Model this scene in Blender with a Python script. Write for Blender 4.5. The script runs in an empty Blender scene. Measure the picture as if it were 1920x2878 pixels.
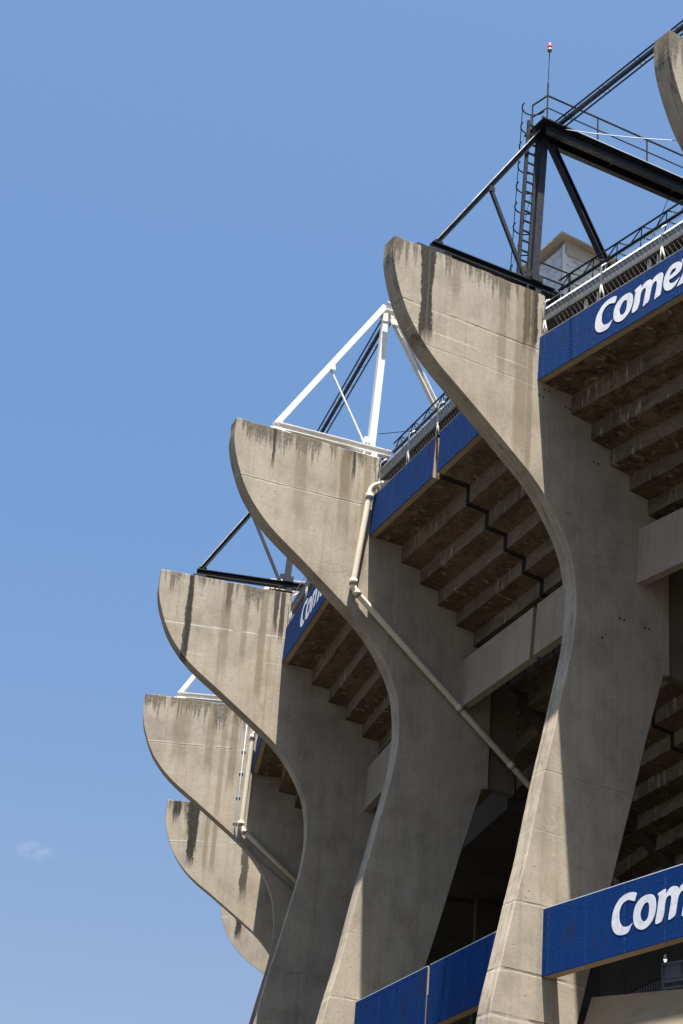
import bpy, bmesh, math, random
from mathutils import Vector, Matrix
from math import sin, cos, pi, radians
random.seed(7)
SC = bpy.context.scene
COL = SC.collection

# ------------------------------------------------------------------ camera, sky, sun, exposure
FPX, PITCH, ROLL, EYE = 5793.98, 0.497376, 0.077696, 1.6
cd = bpy.data.cameras.new("camera"); cam = bpy.data.objects.new("camera", cd); COL.objects.link(cam)
cd.sensor_fit = 'VERTICAL'; cd.sensor_height = 36.0; cd.lens = FPX * 36.0 / 2878.0
cd.clip_start = 0.5; cd.clip_end = 6000.0
_f = Vector((0, cos(PITCH), sin(PITCH))); _r0 = Vector((1, 0, 0)); _u0 = Vector((0, -sin(PITCH), cos(PITCH)))
_r = cos(ROLL) * _r0 + sin(ROLL) * _u0; _u = -sin(ROLL) * _r0 + cos(ROLL) * _u0
cam.matrix_world = Matrix(((_r.x, _u.x, -_f.x, 0), (_r.y, _u.y, -_f.y, 0), (_r.z, _u.z, -_f.z, EYE), (0, 0, 0, 1)))
SC.camera = cam

SUN_DIR = Vector((0.036, -0.215, 1.0)).normalized()
SUN_STRENGTH, SKY_STRENGTH, EXPOSURE = 5.0, 0.052, 1.99
sl = bpy.data.lights.new("sun", 'SUN'); sl.energy = SUN_STRENGTH; sl.angle = radians(0.5); sl.color = (1.0, 0.945, 0.86)
so = bpy.data.objects.new("sun", sl); COL.objects.link(so)
so.rotation_euler = (-SUN_DIR).to_track_quat('-Z', 'Y').to_euler(); so.location = (0, 0, 120)
w = bpy.data.worlds.new("World"); SC.world = w; w.use_nodes = True
nt = w.node_tree; nt.nodes.clear()
wo = nt.nodes.new('ShaderNodeOutputWorld'); bg = nt.nodes.new('ShaderNodeBackground')
sky = nt.nodes.new('ShaderNodeTexSky'); sky.sky_type = 'NISHITA'; sky.sun_disc = False
sky.sun_elevation = math.asin(SUN_DIR.z); sky.sun_rotation = math.atan2(SUN_DIR.x, SUN_DIR.y)
sky.altitude = 1000; sky.air_density = 1.0; sky.dust_density = 8.0; sky.ozone_density = 5.0
bg.inputs['Strength'].default_value = SKY_STRENGTH
# one faint wisp of cloud low in the sky, fixed in world direction
CD = Vector((-0.1325, 0.940, 0.3152)).normalized(); CR = CD.cross(Vector((0, 0, 1))).normalized(); CU = CR.cross(CD)
def _n(t, **k):
    o = nt.nodes.new(t)
    for a, v in k.items(): setattr(o, a, v)
    return o
def _m(op, a, b, cl=False):
    o = _n('ShaderNodeMath', operation=op); o.use_clamp = cl
    for i, v in enumerate((a, b)):
        if isinstance(v, (int, float)): o.inputs[i].default_value = v
        else: nt.links.new(v, o.inputs[i])
    return o.outputs[0]
tcw = _n('ShaderNodeTexCoord')
def _dot(v):
    o = _n('ShaderNodeVectorMath', operation='DOT_PRODUCT'); nt.links.new(tcw.outputs['Generated'], o.inputs[0]); o.inputs[1].default_value = v; return o.outputs['Value']
cn = _n('ShaderNodeTexNoise'); cn.inputs['Scale'].default_value = 170; cn.inputs['Detail'].default_value = 5; cn.inputs['Roughness'].default_value = 0.6; cn.inputs['Distortion'].default_value = 0.3
nt.links.new(tcw.outputs['Generated'], cn.inputs['Vector'])
ex = _m('POWER', _m('DIVIDE', _dot(CR), 0.0105), 2.0); ey = _m('POWER', _m('DIVIDE', _m('ADD', _dot(CU), 0.0), 0.0052), 2.0)
md = _m('SUBTRACT', 1.0, _m('ADD', ex, ey), True)
cf = _m('MULTIPLY', _m('MULTIPLY', md, _m('SUBTRACT', _m('MULTIPLY', cn.outputs['Fac'], 2.4), 0.85, True), True), _m('GREATER_THAN', _dot(CD), 0.5))
cmx = _n('ShaderNodeMix', data_type='RGBA'); nt.links.new(_m('MULTIPLY', cf, 0.24), cmx.inputs[0])
tint = _n('ShaderNodeMix', data_type='RGBA', blend_type='MULTIPLY'); tint.inputs[0].default_value = 1.0; nt.links.new(sky.outputs[0], tint.inputs[6]); hz = _n('ShaderNodeMix', data_type='RGBA'); hr = _n('ShaderNodeMapRange'); hr.interpolation_type = 'SMOOTHSTEP'
nt.links.new(_dot(Vector((0, 0, 1))), hr.inputs['Value']); hr.inputs['From Min'].default_value = 0.18; hr.inputs['From Max'].default_value = 0.52
nt.links.new(hr.outputs[0], hz.inputs[0]); hz.inputs[6].default_value = (1.10, 0.985, 0.90, 1); hz.inputs[7].default_value = (0.815, 1.005, 1.06, 1); nt.links.new(hz.outputs[2], tint.inputs[7])
nt.links.new(tint.outputs[2], cmx.inputs[6]); cmx.inputs[7].default_value = (4.6, 4.9, 5.4, 1)
nt.links.new(cmx.outputs[2], bg.inputs[0]); nt.links.new(bg.outputs[0], wo.inputs[0])
SC.view_settings.view_transform = 'Standard'; SC.view_settings.look = 'None'
SC.view_settings.exposure = EXPOSURE; SC.view_settings.gamma = 1.0
SC.render.engine = 'CYCLES'
SC.cycles.max_bounces = 6; SC.cycles.diffuse_bounces = 4

# ------------------------------------------------------------------ materials
class NT:
    def __init__(s, name):
        s.m = bpy.data.materials.new(name); s.m.use_nodes = True
        s.t = s.m.node_tree; s.t.nodes.clear()
        s.out = s.t.nodes.new('ShaderNodeOutputMaterial'); s.b = s.t.nodes.new('ShaderNodeBsdfPrincipled')
        s.t.links.new(s.b.outputs[0], s.out.inputs[0])
        s.tc = s.t.nodes.new('ShaderNodeTexCoord')
    def n(s, typ, **k):
        o = s.t.nodes.new(typ)
        for a, v in k.items(): setattr(o, a, v)
        return o
    def L(s, a, b): s.t.links.new(a, b)
    def put(s, sock, v):
        if hasattr(v, 'is_linked') or hasattr(v, 'links'): s.L(v, sock)
        else: sock.default_value = v
    def mapping(s, scale=(1, 1, 1), loc=(0, 0, 0), src=None):
        o = s.n('ShaderNodeMapping'); o.inputs['Scale'].default_value = scale
        s.put(o.inputs['Location'], loc)
        s.L(src or s.tc.outputs['Object'], o.inputs['Vector']); return o.outputs[0]
    def noise(s, vec, scale=1.0, detail=4.0, rough=0.55, dist=0.0):
        o = s.n('ShaderNodeTexNoise'); s.L(vec, o.inputs['Vector'])
        o.inputs['Scale'].default_value = scale; o.inputs['Detail'].default_value = detail
        o.inputs['Roughness'].default_value = rough; o.inputs['Distortion'].default_value = dist
        return o.outputs['Fac']
    def math(s, op, a, b=0.0, c=None, clamp=False):
        o = s.n('ShaderNodeMath', operation=op); o.use_clamp = clamp
        s.put(o.inputs[0], a); s.put(o.inputs[1], b)
        if c is not None: s.put(o.inputs[2], c)
        return o.outputs[0]
    def ramp(s, v, lo, hi, a=0.0, b=1.0, smooth=True):
        o = s.n('ShaderNodeMapRange'); o.interpolation_type = 'SMOOTHSTEP' if smooth else 'LINEAR'
        s.put(o.inputs['Value'], v); o.inputs['From Min'].default_value = lo; o.inputs['From Max'].default_value = hi
        o.inputs['To Min'].default_value = a; o.inputs['To Max'].default_value = b
        return o.outputs[0]
    def mix(s, fac, a, b, blend='MIX'):
        o = s.n('ShaderNodeMix', data_type='RGBA', blend_type=blend); s.put(o.inputs[0], fac)
        for i, v in ((6, a), (7, b)):
            if isinstance(v, tuple): o.inputs[i].default_value = (*v[:3], 1)
            else: s.L(v, o.inputs[i])
        return o.outputs[2]
    def xyz(s, src=None):
        o = s.n('ShaderNodeSeparateXYZ'); s.L(src or s.tc.outputs['Object'], o.inputs[0]); return o.outputs
    def rnd(s):
        return s.n('ShaderNodeObjectInfo').outputs['Random']
    def bump(s, h, strength=0.5, dist=0.02, prev=None):
        o = s.n('ShaderNodeBump'); o.inputs['Strength'].default_value = strength; o.inputs['Distance'].default_value = dist
        s.L(h, o.inputs['Height'])
        if prev is not None: s.L(prev, o.inputs['Normal'])
        return o.outputs[0]
    def finish(s, col, rough=0.85, normal=None, metal=0.0, spec=0.3):
        if isinstance(col, tuple): s.b.inputs['Base Color'].default_value = (*col, 1)
        else: s.L(col, s.b.inputs['Base Color'])
        s.put(s.b.inputs['Roughness'], rough); s.b.inputs['Metallic'].default_value = metal
        s.b.inputs['Specular IOR Level'].default_value = spec
        if normal is not None: s.L(normal, s.b.inputs['Normal'])
        return s.m

def gauss(k, x, c, wdt, nz=None, amp=0.0):
    """soft stripe mask around coordinate x == c (optionally wobbled by noise nz)"""
    v = k.math('SUBTRACT', x, c)
    if nz is not None: v = k.math('ADD', v, k.math('MULTIPLY', k.math('SUBTRACT', nz, 0.5), amp))
    return k.ramp(k.math('ABSOLUTE', v), wdt * 1.15, wdt * 0.55, 0.0, 1.0)

JOINTS_LOW = ((29.0, 0.014, 0.3, 'd'), (26.7, 0.015, 0.4, 'd'), (24.3, 0.015, 0.4, 'd'), (20.18, 0.018, 0.7, 'd'), (18.5, 0.015, 0.45, 'd'),
              (16.5, 0.026, 0.9, 'd'), (14.7, 0.04, 1.0, 'd'), (13.53, 0.045, 1.0, 'd'))
JOINTS = {'A': ((33.02, 0.032, 0.75, 'd'), (32.28, 0.016, 1.0, 'w'), (31.78, 0.018, 0.5, 'd')),
          'B': ((33.07, 0.026, 0.9, 'd'), (33.12, 0.02, 0.6, 'w'), (30.6, 0.012, 0.3, 'd')),
          'C': ((33.05, 0.030, 1.0, 'w'), (31.9, 0.016, 0.5, 'w'), (33.0, 0.012, 0.35, 'd')),
          'D': ((33.10, 0.022, 0.8, 'w'), (33.03, 0.018, 0.7, 'd'), (31.7, 0.018, 0.3, 'w')),
          'E': ((33.20, 0.030, 0.9, 'w'), (33.12, 0.02, 0.7, 'd')), 'F': ((33.6, 0.03, 0.9, 'w'),)}
def fin_material(name, seed, stains, streak=0.5, joints=(), holes=(), grime=0.0):
    """weathered board-marked concrete; stains = [(u, half width, z top, z bottom, strength)]"""
    k = NT(name); X, Y, Z = k.xyz()
    off = (seed * 13.7, seed * 7.1, seed * 3.3)
    big = k.noise(k.mapping((0.22, 1, 0.16), off), 1.0, 5, 0.6)
    mid = k.noise(k.mapping((1.3, 1.3, 0.9), off), 1.0, 6, 0.62)
    fine = k.noise(k.mapping((9, 9, 9), off), 1.0, 5, 0.7)
    vert = k.noise(k.mapping((5.5, 5.5, 0.16), off), 1.0, 5, 0.62)      # long vertical runs
    board = k.noise(k.mapping((8.0, 8.0, 0.05), off), 1.0, 1, 0.3)
    col = k.mix(k.ramp(big, 0.3, 0.7), (0.329, 0.277, 0.212), (0.260, 0.226, 0.182))
    col = k.mix(k.ramp(mid, 0.42, 0.66, 0, 0.65), col, (0.370, 0.322, 0.255))
    col = k.mix(k.ramp(mid, 0.50, 0.3, 0, 0.6), col, (0.209, 0.178, 0.136))
    col = k.mix(k.ramp(vert, 0.54, 0.7, 0, 0.55 * streak), col, (0.189, 0.142, 0.083))
    col = k.mix(k.ramp(vert, 0.42, 0.28, 0, 0.25), col, (0.392, 0.347, 0.285))
    # construction joints
    wob = k.noise(k.mapping((1.4, 1.4, 1.4), off), 1.0, 4, 0.65)
    patchy = k.noise(k.mapping((1.1, 1, 0.6), (off[1], off[2], off[0])), 1.0, 3)
    jd = jl = None
    for zj, ww, st, kind in tuple(joints) + JOINTS_LOW:
        gq = k.math('MULTIPLY', gauss(k, Z, zj + EYE, ww, wob, 0.10), st)
        if kind == 'w':
            gq = k.math('MULTIPLY', gq, k.ramp(patchy, 0.38, 0.5)); jl = gq if jl is None else k.math('MAXIMUM', jl, gq)
        else:
            gq = k.math('MULTIPLY', gq, k.ramp(patchy, 0.42, 0.58, 0.1, 1.0)); jd = gq if jd is None else k.math('MAXIMUM', jd, gq)
            gw = k.math('MULTIPLY', gauss(k, Z, zj + EYE - ww * 1.6, ww, wob, 0.10), st * 0.45); gw = k.math('MULTIPLY', gw, k.ramp(patchy, 0.58, 0.4))
            jl = gw if jl is None else k.math('MAXIMUM', jl, gw)
    col = k.mix(k.math('MULTIPLY', jd, 0.7), col, (0.075, 0.063, 0.05))
    col = k.mix(k.math('MULTIPLY', jl, 0.85), col, (0.52, 0.50, 0.45))
    # faint lift band colour changes between pours
    bandn = k.n('ShaderNodeTexNoise'); bandn.noise_dimensions = '1D'; bandn.inputs['Scale'].default_value = 0.9; bandn.inputs['Detail'].default_value = 0
    k.put(bandn.inputs['W'], k.math('ADD', Z, seed * 5.0))
    col = k.mix(k.ramp(bandn.outputs['Fac'], 0.5, 0.62, 0, 0.22), col, (0.337, 0.297, 0.227))
    # run-off grime below the top edge
    edge_n = k.noise(k.mapping((6.0, 6.0, 0.30), (off[2], off[0], off[1])), 1.0, 6, 0.75)
    patch1 = k.noise(k.mapping((0.9, 0.9, 0.1), (off[0], off[2], off[1])), 1.0, 2)
    depth = k.ramp(Z, 35.05 + EYE - 1.7, 35.05 + EYE, 0, 1, False)
    g1 = k.ramp(k.math('ADD', k.math('MULTIPLY', edge_n, 1.15), k.math('ADD', k.math('MULTIPLY', depth, 0.40), k.math('ADD', k.math('MULTIPLY', patch1, 0.62), grime - 0.06))), 1.10, 1.20)
    g1 = k.math('MULTIPLY', g1, k.ramp(fine, 0.3, 0.6, 0.55, 1.0))
    col = k.mix(k.math('MULTIPLY', g1, 0.82), col, (0.044, 0.037, 0.027))
    for (hu, hz) in holes:
        dx = k.math('SUBTRACT', X, hu); dz_ = k.math('SUBTRACT', Z, hz + EYE)
        dd = k.math('ADD', k.math('MULTIPLY', dx, dx), k.math('MULTIPLY', dz_, dz_))
        col = k.mix(k.ramp(dd, 0.0016, 0.0007), col, (0.012, 0.010, 0.009))
    # strong named stains
    for (u, hw, zt, zb, st) in stains:
        wv = k.noise(k.mapping((5.0, 5.0, 1.6), (seed + u, 0, 0)), 1.0, 6, 0.7)
        if st <= 0.6: s1 = gauss(k, X, u, hw * 1.3, wv, hw * 1.6); st *= 0.85
        else: s1 = k.ramp(k.math('ABSOLUTE', k.math('ADD', k.math('SUBTRACT', X, u), k.math('MULTIPLY', k.math('SUBTRACT', wv, 0.5), hw * 2.2))), hw * 1.05, hw * 0.72)
        lim = k.math('ADD', Z, k.math('MULTIPLY', k.math('SUBTRACT', edge_n, 0.5), 1.6))
        s2 = k.ramp(lim, zb + EYE - 0.5, zb + EYE + 0.4)
        s3 = k.ramp(k.noise(k.mapping((7, 7, 1.7), off), 1.0, 5, 0.75), 0.26, 0.42, 0.72, 1.0)
        s = k.math('MULTIPLY', k.math('MULTIPLY', s1, s2), k.math('MULTIPLY', s3, st))
        s = k.math('MULTIPLY', s, 1.22, clamp=True)
        dark = (0.018, 0.015, 0.012) if st > 0.6 else (0.122, 0.088, 0.043)
        col = k.mix(s, col, dark)
    col = k.mix(k.ramp(board, 0.56, 0.62, 0, 0.16), col, (0.20, 0.17, 0.13))
    # formwork grain and grime running along the curved outer edge
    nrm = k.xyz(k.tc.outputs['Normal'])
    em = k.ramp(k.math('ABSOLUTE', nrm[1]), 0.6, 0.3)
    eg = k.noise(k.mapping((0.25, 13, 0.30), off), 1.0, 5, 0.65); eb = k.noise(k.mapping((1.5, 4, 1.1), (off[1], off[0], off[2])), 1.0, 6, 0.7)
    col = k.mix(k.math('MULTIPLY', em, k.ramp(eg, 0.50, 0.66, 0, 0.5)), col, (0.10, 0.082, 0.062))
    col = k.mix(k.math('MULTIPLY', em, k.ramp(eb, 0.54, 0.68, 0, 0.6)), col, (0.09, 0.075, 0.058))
    # pores and tie holes
    vo = k.n('ShaderNodeTexVoronoi'); vo.inputs['Scale'].default_value = 1.0; k.L(k.mapping((3.1, 3.1, 3.1), off), vo.inputs['Vector'])
    pore = k.math('MULTIPLY', k.ramp(vo.outputs['Distance'], 0.085, 0.05), k.ramp(mid, 0.5, 0.55))
    col = k.mix(k.math('MULTIPLY', pore, 0.75), col, (0.058, 0.048, 0.035))
    # hairline cracks
    cr = k.n('ShaderNodeTexVoronoi'); cr.feature = 'DISTANCE_TO_EDGE'; cr.inputs['Scale'].default_value = 1.0
    wn = k.n('ShaderNodeTexNoise'); wn.inputs['Scale'].default_value = 2.2; wn.inputs['Detail'].default_value = 5
    k.L(k.tc.outputs['Object'], wn.inputs['Vector'])
    vm = k.n('ShaderNodeVectorMath', operation='MULTIPLY_ADD'); k.L(wn.outputs['Color'], vm.inputs[0]); vm.inputs[1].default_value = (0.290, 0.285, 0.271)
    k.L(k.mapping((0.319, 0.314, 0.406), off), vm.inputs[2]); k.L(vm.outputs[0], cr.inputs['Vector'])
    crack = k.math('MULTIPLY', k.ramp(cr.outputs['Distance'], 0.012, 0.004), k.ramp(big, 0.52, 0.62))
    col = k.mix(k.math('MULTIPLY', crack, 0.22), col, (0.087, 0.074, 0.054))
    col = k.mix(k.ramp(fine, 0.35, 0.65, 0, 0.35), col, k.mix(0.5, col, (0.116, 0.097, 0.071)))
    h = k.math('ADD', k.math('MULTIPLY', fine, 0.35), k.math('MULTIPLY', mid, 0.8))
    h = k.math('ADD', h, k.math('MULTIPLY', board, 0.25))
    h = k.math('SUBTRACT', h, k.math('MULTIPLY', jd, 1.2)); h = k.math('SUBTRACT', h, k.math('MULTIPLY', pore, 1.0))
    h = k.math('SUBTRACT', h, k.math('MULTIPLY', crack, 0.15))
    return k.finish(col, 0.92, k.bump(h, 0.35, 0.03), spec=0.2)

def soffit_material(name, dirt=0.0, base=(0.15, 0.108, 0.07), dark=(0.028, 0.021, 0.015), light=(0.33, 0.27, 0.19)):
    """dirt-blotched step concrete; the default base is darkened to carry the underside shade"""
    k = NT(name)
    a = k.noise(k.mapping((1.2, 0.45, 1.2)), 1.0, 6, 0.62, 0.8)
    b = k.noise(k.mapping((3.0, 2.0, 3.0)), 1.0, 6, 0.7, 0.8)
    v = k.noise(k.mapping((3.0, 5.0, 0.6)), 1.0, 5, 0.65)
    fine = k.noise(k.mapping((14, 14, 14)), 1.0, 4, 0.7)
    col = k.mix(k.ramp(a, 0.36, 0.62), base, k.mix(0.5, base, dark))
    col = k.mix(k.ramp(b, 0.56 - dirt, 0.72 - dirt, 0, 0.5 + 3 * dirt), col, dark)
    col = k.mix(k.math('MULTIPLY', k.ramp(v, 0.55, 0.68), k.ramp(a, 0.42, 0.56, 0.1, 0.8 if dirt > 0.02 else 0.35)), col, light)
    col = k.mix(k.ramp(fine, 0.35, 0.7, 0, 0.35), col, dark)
    h = k.math('ADD', k.math('MULTIPLY', b, 1.0), k.math('MULTIPLY', fine, 0.3))
    return k.finish(col, 0.95, k.bump(h, 0.25 + dirt * 2, 0.02), spec=0.15)

def plain_concrete(name, c1, c2, vertical=True):
    k = NT(name)
    a = k.noise(k.mapping((0.5, 0.5, 0.5)), 1.0, 5, 0.6)
    v = k.noise(k.mapping((7, 7, 0.35) if vertical else (7, 0.35, 7)), 1.0, 4, 0.6)
    f = k.noise(k.mapping((11, 11, 11)), 1.0, 4, 0.7)
    col = k.mix(k.ramp(a, 0.3, 0.7), c1, c2)
    col = k.mix(k.ramp(v, 0.5, 0.7, 0, 0.5), col, tuple(x * 0.62 for x in c1))
    col = k.mix(k.ramp(f, 0.55, 0.75, 0, 0.5), col, tuple(x * 0.5 for x in c1))
    h = k.math('ADD', k.math('MULTIPLY', v, 0.7), k.math('MULTIPLY', f, 0.4))
    return k.finish(col, 0.92, k.bump(h, 0.4, 0.02), spec=0.2)

def blue_paint(name, c1, c2, rough_amt=0.6):
    k = NT(name)
    a = k.noise(k.mapping((0.6, 0.6, 0.5)), 1.0, 5, 0.6)
    v = k.noise(k.mapping((6, 5, 0.5)), 1.0, 5, 0.65)
    f = k.noise(k.mapping((9, 9, 9)), 1.0, 5, 0.7)
    X, Y, Z = k.xyz()
    col = k.mix(k.ramp(a, 0.3, 0.7), c1, c2)
    col = k.mix(k.ramp(v, 0.52, 0.72, 0, 0.45), col, tuple(x * 1.5 + 0.006 for x in c1))
    col = k.mix(k.ramp(v, 0.44, 0.3, 0, 0.5), col, tuple(x * 0.5 for x in c1))
    chip = k.math('MULTIPLY', k.ramp(f, 0.74, 0.78), k.ramp(v, 0.54, 0.62))
    seam = k.math('ABSOLUTE', k.math('SUBTRACT', k.math('FRACT', k.math('DIVIDE', k.math('ADD', Y, k.math('MULTIPLY', a, 0.05)), 1.37)), 0.5))
    seam = k.math('MULTIPLY', k.ramp(seam, 0.010, 0.003), k.ramp(f, 0.42, 0.56))
    col = k.mix(k.math('MULTIPLY', seam, 0.35), col, (0.10, 0.12, 0.2))
    grime = k.math('MULTIPLY', k.ramp(v, 0.52, 0.66), k.ramp(a, 0.5, 0.62)); col = k.mix(k.math('MULTIPLY', grime, 0.8), col, (0.018, 0.018, 0.03))
    col = k.mix(k.math('MULTIPLY', chip, 0.7), col, (0.35, 0.36, 0.4))
    h = k.math('ADD', k.math('MULTIPLY', k.ramp(f, 0.5, 0.75), 0.6), k.math('MULTIPLY', a, 0.8))
    h = k.math('ADD', h, seam); return k.finish(col, 0.85, k.bump(h, rough_amt, 0.015), spec=0.08)

def metal_paint(name, c, c2=None, rough=0.5, spec=0.4, sc=6.0):
    k = NT(name); c2 = c2 or tuple(x * 0.7 for x in c)
    f = k.noise(k.mapping((sc, sc, sc)), 1.0, 5, 0.7); g = k.noise(k.mapping((0.8, 0.8, 0.8)), 1.0, 3)
    col = k.mix(k.ramp(f, 0.45, 0.7, 0, 0.6), c, c2)
    col = k.mix(k.ramp(g, 0.4, 0.7, 0, 0.4), col, c2)
    return k.finish(col, k.ramp(f, 0.3, 0.7, rough - 0.1, rough + 0.15), k.bump(f, 0.15, 0.01), spec=spec)

def corrugated(name, c, axis=1, pitch=0.09, rough=0.6, depth=0.02):
    k = NT(name); xyz = k.xyz()
    wv = k.math('SINE', k.math('MULTIPLY', xyz[axis], 2 * pi / pitch))
    f = k.noise(k.mapping((3, 3, 3)), 1.0, 5, 0.65)
    col = k.mix(k.ramp(f, 0.4, 0.7), c, tuple(x * 0.6 for x in c))
    return k.finish(col, rough, k.bump(wv, 1.0, depth), spec=0.35)

M = {}
M['steel_black'] = metal_paint('black_painted_steel', (0.009, 0.011, 0.017), (0.005, 0.005, 0.006), 0.5, 0.28)
M['steel_white'] = metal_paint('white_painted_steel', (0.62, 0.60, 0.57), (0.50, 0.48, 0.44), 0.5, 0.4)
M['sun_highlight'] = metal_paint('pale_highlight_paint', (0.5, 0.5, 0.5), (0.03, 0.03, 0.035), 0.5, 0.4, 9)  # pale tone that puts a sun highlight into the colour
M['white'] = metal_paint('white_enamel', (0.78, 0.77, 0.75), (0.55, 0.53, 0.5), 0.5, 0.4, 12)
M['galv'] = metal_paint('galvanised_steel', (0.42, 0.43, 0.45), (0.25, 0.25, 0.26), 0.45, 0.5, 10)
M['post_grey'] = metal_paint('weathered_white_post', (0.50, 0.50, 0.49), (0.34, 0.34, 0.33), 0.6, 0.3, 10)
M['wire'] = metal_paint('dull_wire', (0.16, 0.16, 0.16), (0.08, 0.08, 0.08), 0.6, 0.3, 10)
M['pvc'] = metal_paint('cream_plastic_pipe', (0.55, 0.49, 0.39), (0.42, 0.36, 0.27), 0.45, 0.4, 3)
M['conduit'] = metal_paint('blue_grey_conduit', (0.16, 0.22, 0.28), (0.12, 0.14, 0.16), 0.5, 0.4)
M['letter'] = metal_paint('white_sign_paint', (0.70, 0.70, 0.73), (0.40, 0.41, 0.46), 0.7, 0.2, 5)
M['blue_upper'] = blue_paint('faded_blue_paint', (0.0035, 0.030, 0.128), (0.007, 0.035, 0.132))
M['blue_lower'] = blue_paint('deep_blue_paint', (0.0010, 0.026, 0.125), (0.0025, 0.031, 0.128), 0.45)
M['soffit'] = soffit_material('shaded_dirty_step_concrete', 0.05)
M['soffit_A'] = soffit_material('shaded_mouldy_step_concrete', 0.10)
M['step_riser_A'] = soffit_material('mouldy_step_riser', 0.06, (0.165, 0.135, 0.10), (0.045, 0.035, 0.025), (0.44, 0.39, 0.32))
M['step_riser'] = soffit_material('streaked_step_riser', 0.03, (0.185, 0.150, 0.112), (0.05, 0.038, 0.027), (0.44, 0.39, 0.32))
M['riser'] = plain_concrete('concourse_beam_concrete', (0.33, 0.28, 0.215), (0.26, 0.22, 0.17))
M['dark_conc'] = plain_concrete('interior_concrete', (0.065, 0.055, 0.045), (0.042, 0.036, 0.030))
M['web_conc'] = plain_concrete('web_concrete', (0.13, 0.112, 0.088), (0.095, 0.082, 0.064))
M['ramp_conc'] = plain_concrete('ramp_concrete', (0.27, 0.22, 0.165), (0.23, 0.19, 0.14), False)
M['corr_dark'] = corrugated('dark_corrugated_sheet', (0.10, 0.10, 0.10), 1, 0.10, 0.6, 0.03)
M['corr_light'] = corrugated('light_corrugated_sheet', (0.42, 0.42, 0.42), 1, 0.09, 0.45, 0.02)
M['grey_band'] = metal_paint('grey_sheet_metal', (0.17, 0.175, 0.18), (0.11, 0.11, 0.115), 0.5, 0.4)
M['siding'] = corrugated('white_siding', (0.66, 0.68, 0.70), 1, 0.22, 0.5, 0.015)
M['siding_h'] = corrugated('white_board_siding', (0.74, 0.73, 0.70), 2, 0.20, 0.5, 0.015)
M['roof_cream'] = metal_paint('cream_roof_sheet', (0.50, 0.45, 0.36), (0.40, 0.35, 0.28), 0.6, 0.3, 4)
M['black'] = NT('dark_void'); M['black'] = M['black'].finish((0.01, 0.01, 0.01), 0.9)
M['louvre'] = metal_paint('grey_blue_louvre', (0.10, 0.13, 0.18), (0.07, 0.09, 0.12), 0.5, 0.4)
kk = NT('red_beacon_glass'); M['red'] = kk.finish((0.75, 0.02, 0.03), 0.25, spec=0.6)
kk = NT('lamp_glow'); kk.b.inputs['Emission Color'].default_value = (0.85, 1.0, 0.85, 1); kk.b.inputs['Emission Strength'].default_value = 0.35
M['lamp'] = kk.finish((0.8, 0.8, 0.75), 0.4)

A_HOLES = [(-0.21, 31.75), (-0.35, 31.75), (-0.04, 31.5), (-0.18, 31.48), (-0.95, 31.45), (-1.1, 31.43), (-1.96, 29.95), (-2.11, 29.94), (-2.89, 25.27), (-3.04, 25.26), (-3.75, 25.23), (-3.9, 25.23), (-2.3, 24.51)]
FIN_STAINS = {
    '0': [(4.3, 0.10, 35, 33.6, 0.9), (3.7, 0.2, 35, 32.2, 0.85)],
    'A': [(3.86, 0.24, 35, 32.1, 0.98), (0.46, 0.13, 35, 33.1, 0.95), (0.20, 0.12, 35, 33.1, 0.9), (0.62, 0.20, 33.5, 29.4, 0.5), (2.9, 0.10, 35, 33.6, 0.35), (1.3, 0.12, 35, 31.6, 0.4), (0.30, 0.08, 33, 29.0, 0.55)],
    'B': [(3.62, 0.06, 35, 33.9, 0.75), (1.05, 0.15, 35, 33.3, 0.55), (0.75, 0.07, 35, 34.0, 0.8), (1.0, 0.2, 33.6, 31.8, 0.4), (2.6, 0.2, 35, 32.0, 0.35), (0.25, 0.12, 35, 30.5, 0.5)],
    'C': [(3.78, 0.13, 35, 31.7, 1.0), (2.3, 0.12, 35, 33.9, 0.7), (2.35, 0.16, 34, 31.2, 0.4), (0.45, 0.10, 35, 33.4, 0.75), (0.9, 0.12, 35, 30.4, 0.5), (0.2, 0.1, 35, 33.0, 0.75), (1.6, 0.1, 35, 32, 0.35)],
    'D': [(3.3, 0.30, 35, 32.4, 0.35), (0.95, 0.14, 35, 31.4, 0.55), (2.0, 0.15, 35, 32, 0.45), (1.4, 0.1, 35, 30, 0.4)],
    'E': [(4.48, 0.20, 35, 34.5, 0.9), (3.65, 0.30, 35, 33.7, 0.8), (3.45, 0.10, 35, 33.0, 0.9), (3.6, 0.22, 32.9, 32.2, 0.9), (2.9, 0.1, 35, 31.9, 0.5), (2.5, 0.1, 35, 31.9, 0.5), (0.9, 0.2, 31.6, 30.6, 0.7)],
    'F': [(3.8, 0.2, 35, 32.6, 0.9), (1.6, 0.12, 35, 31.0, 0.5)],
}

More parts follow.
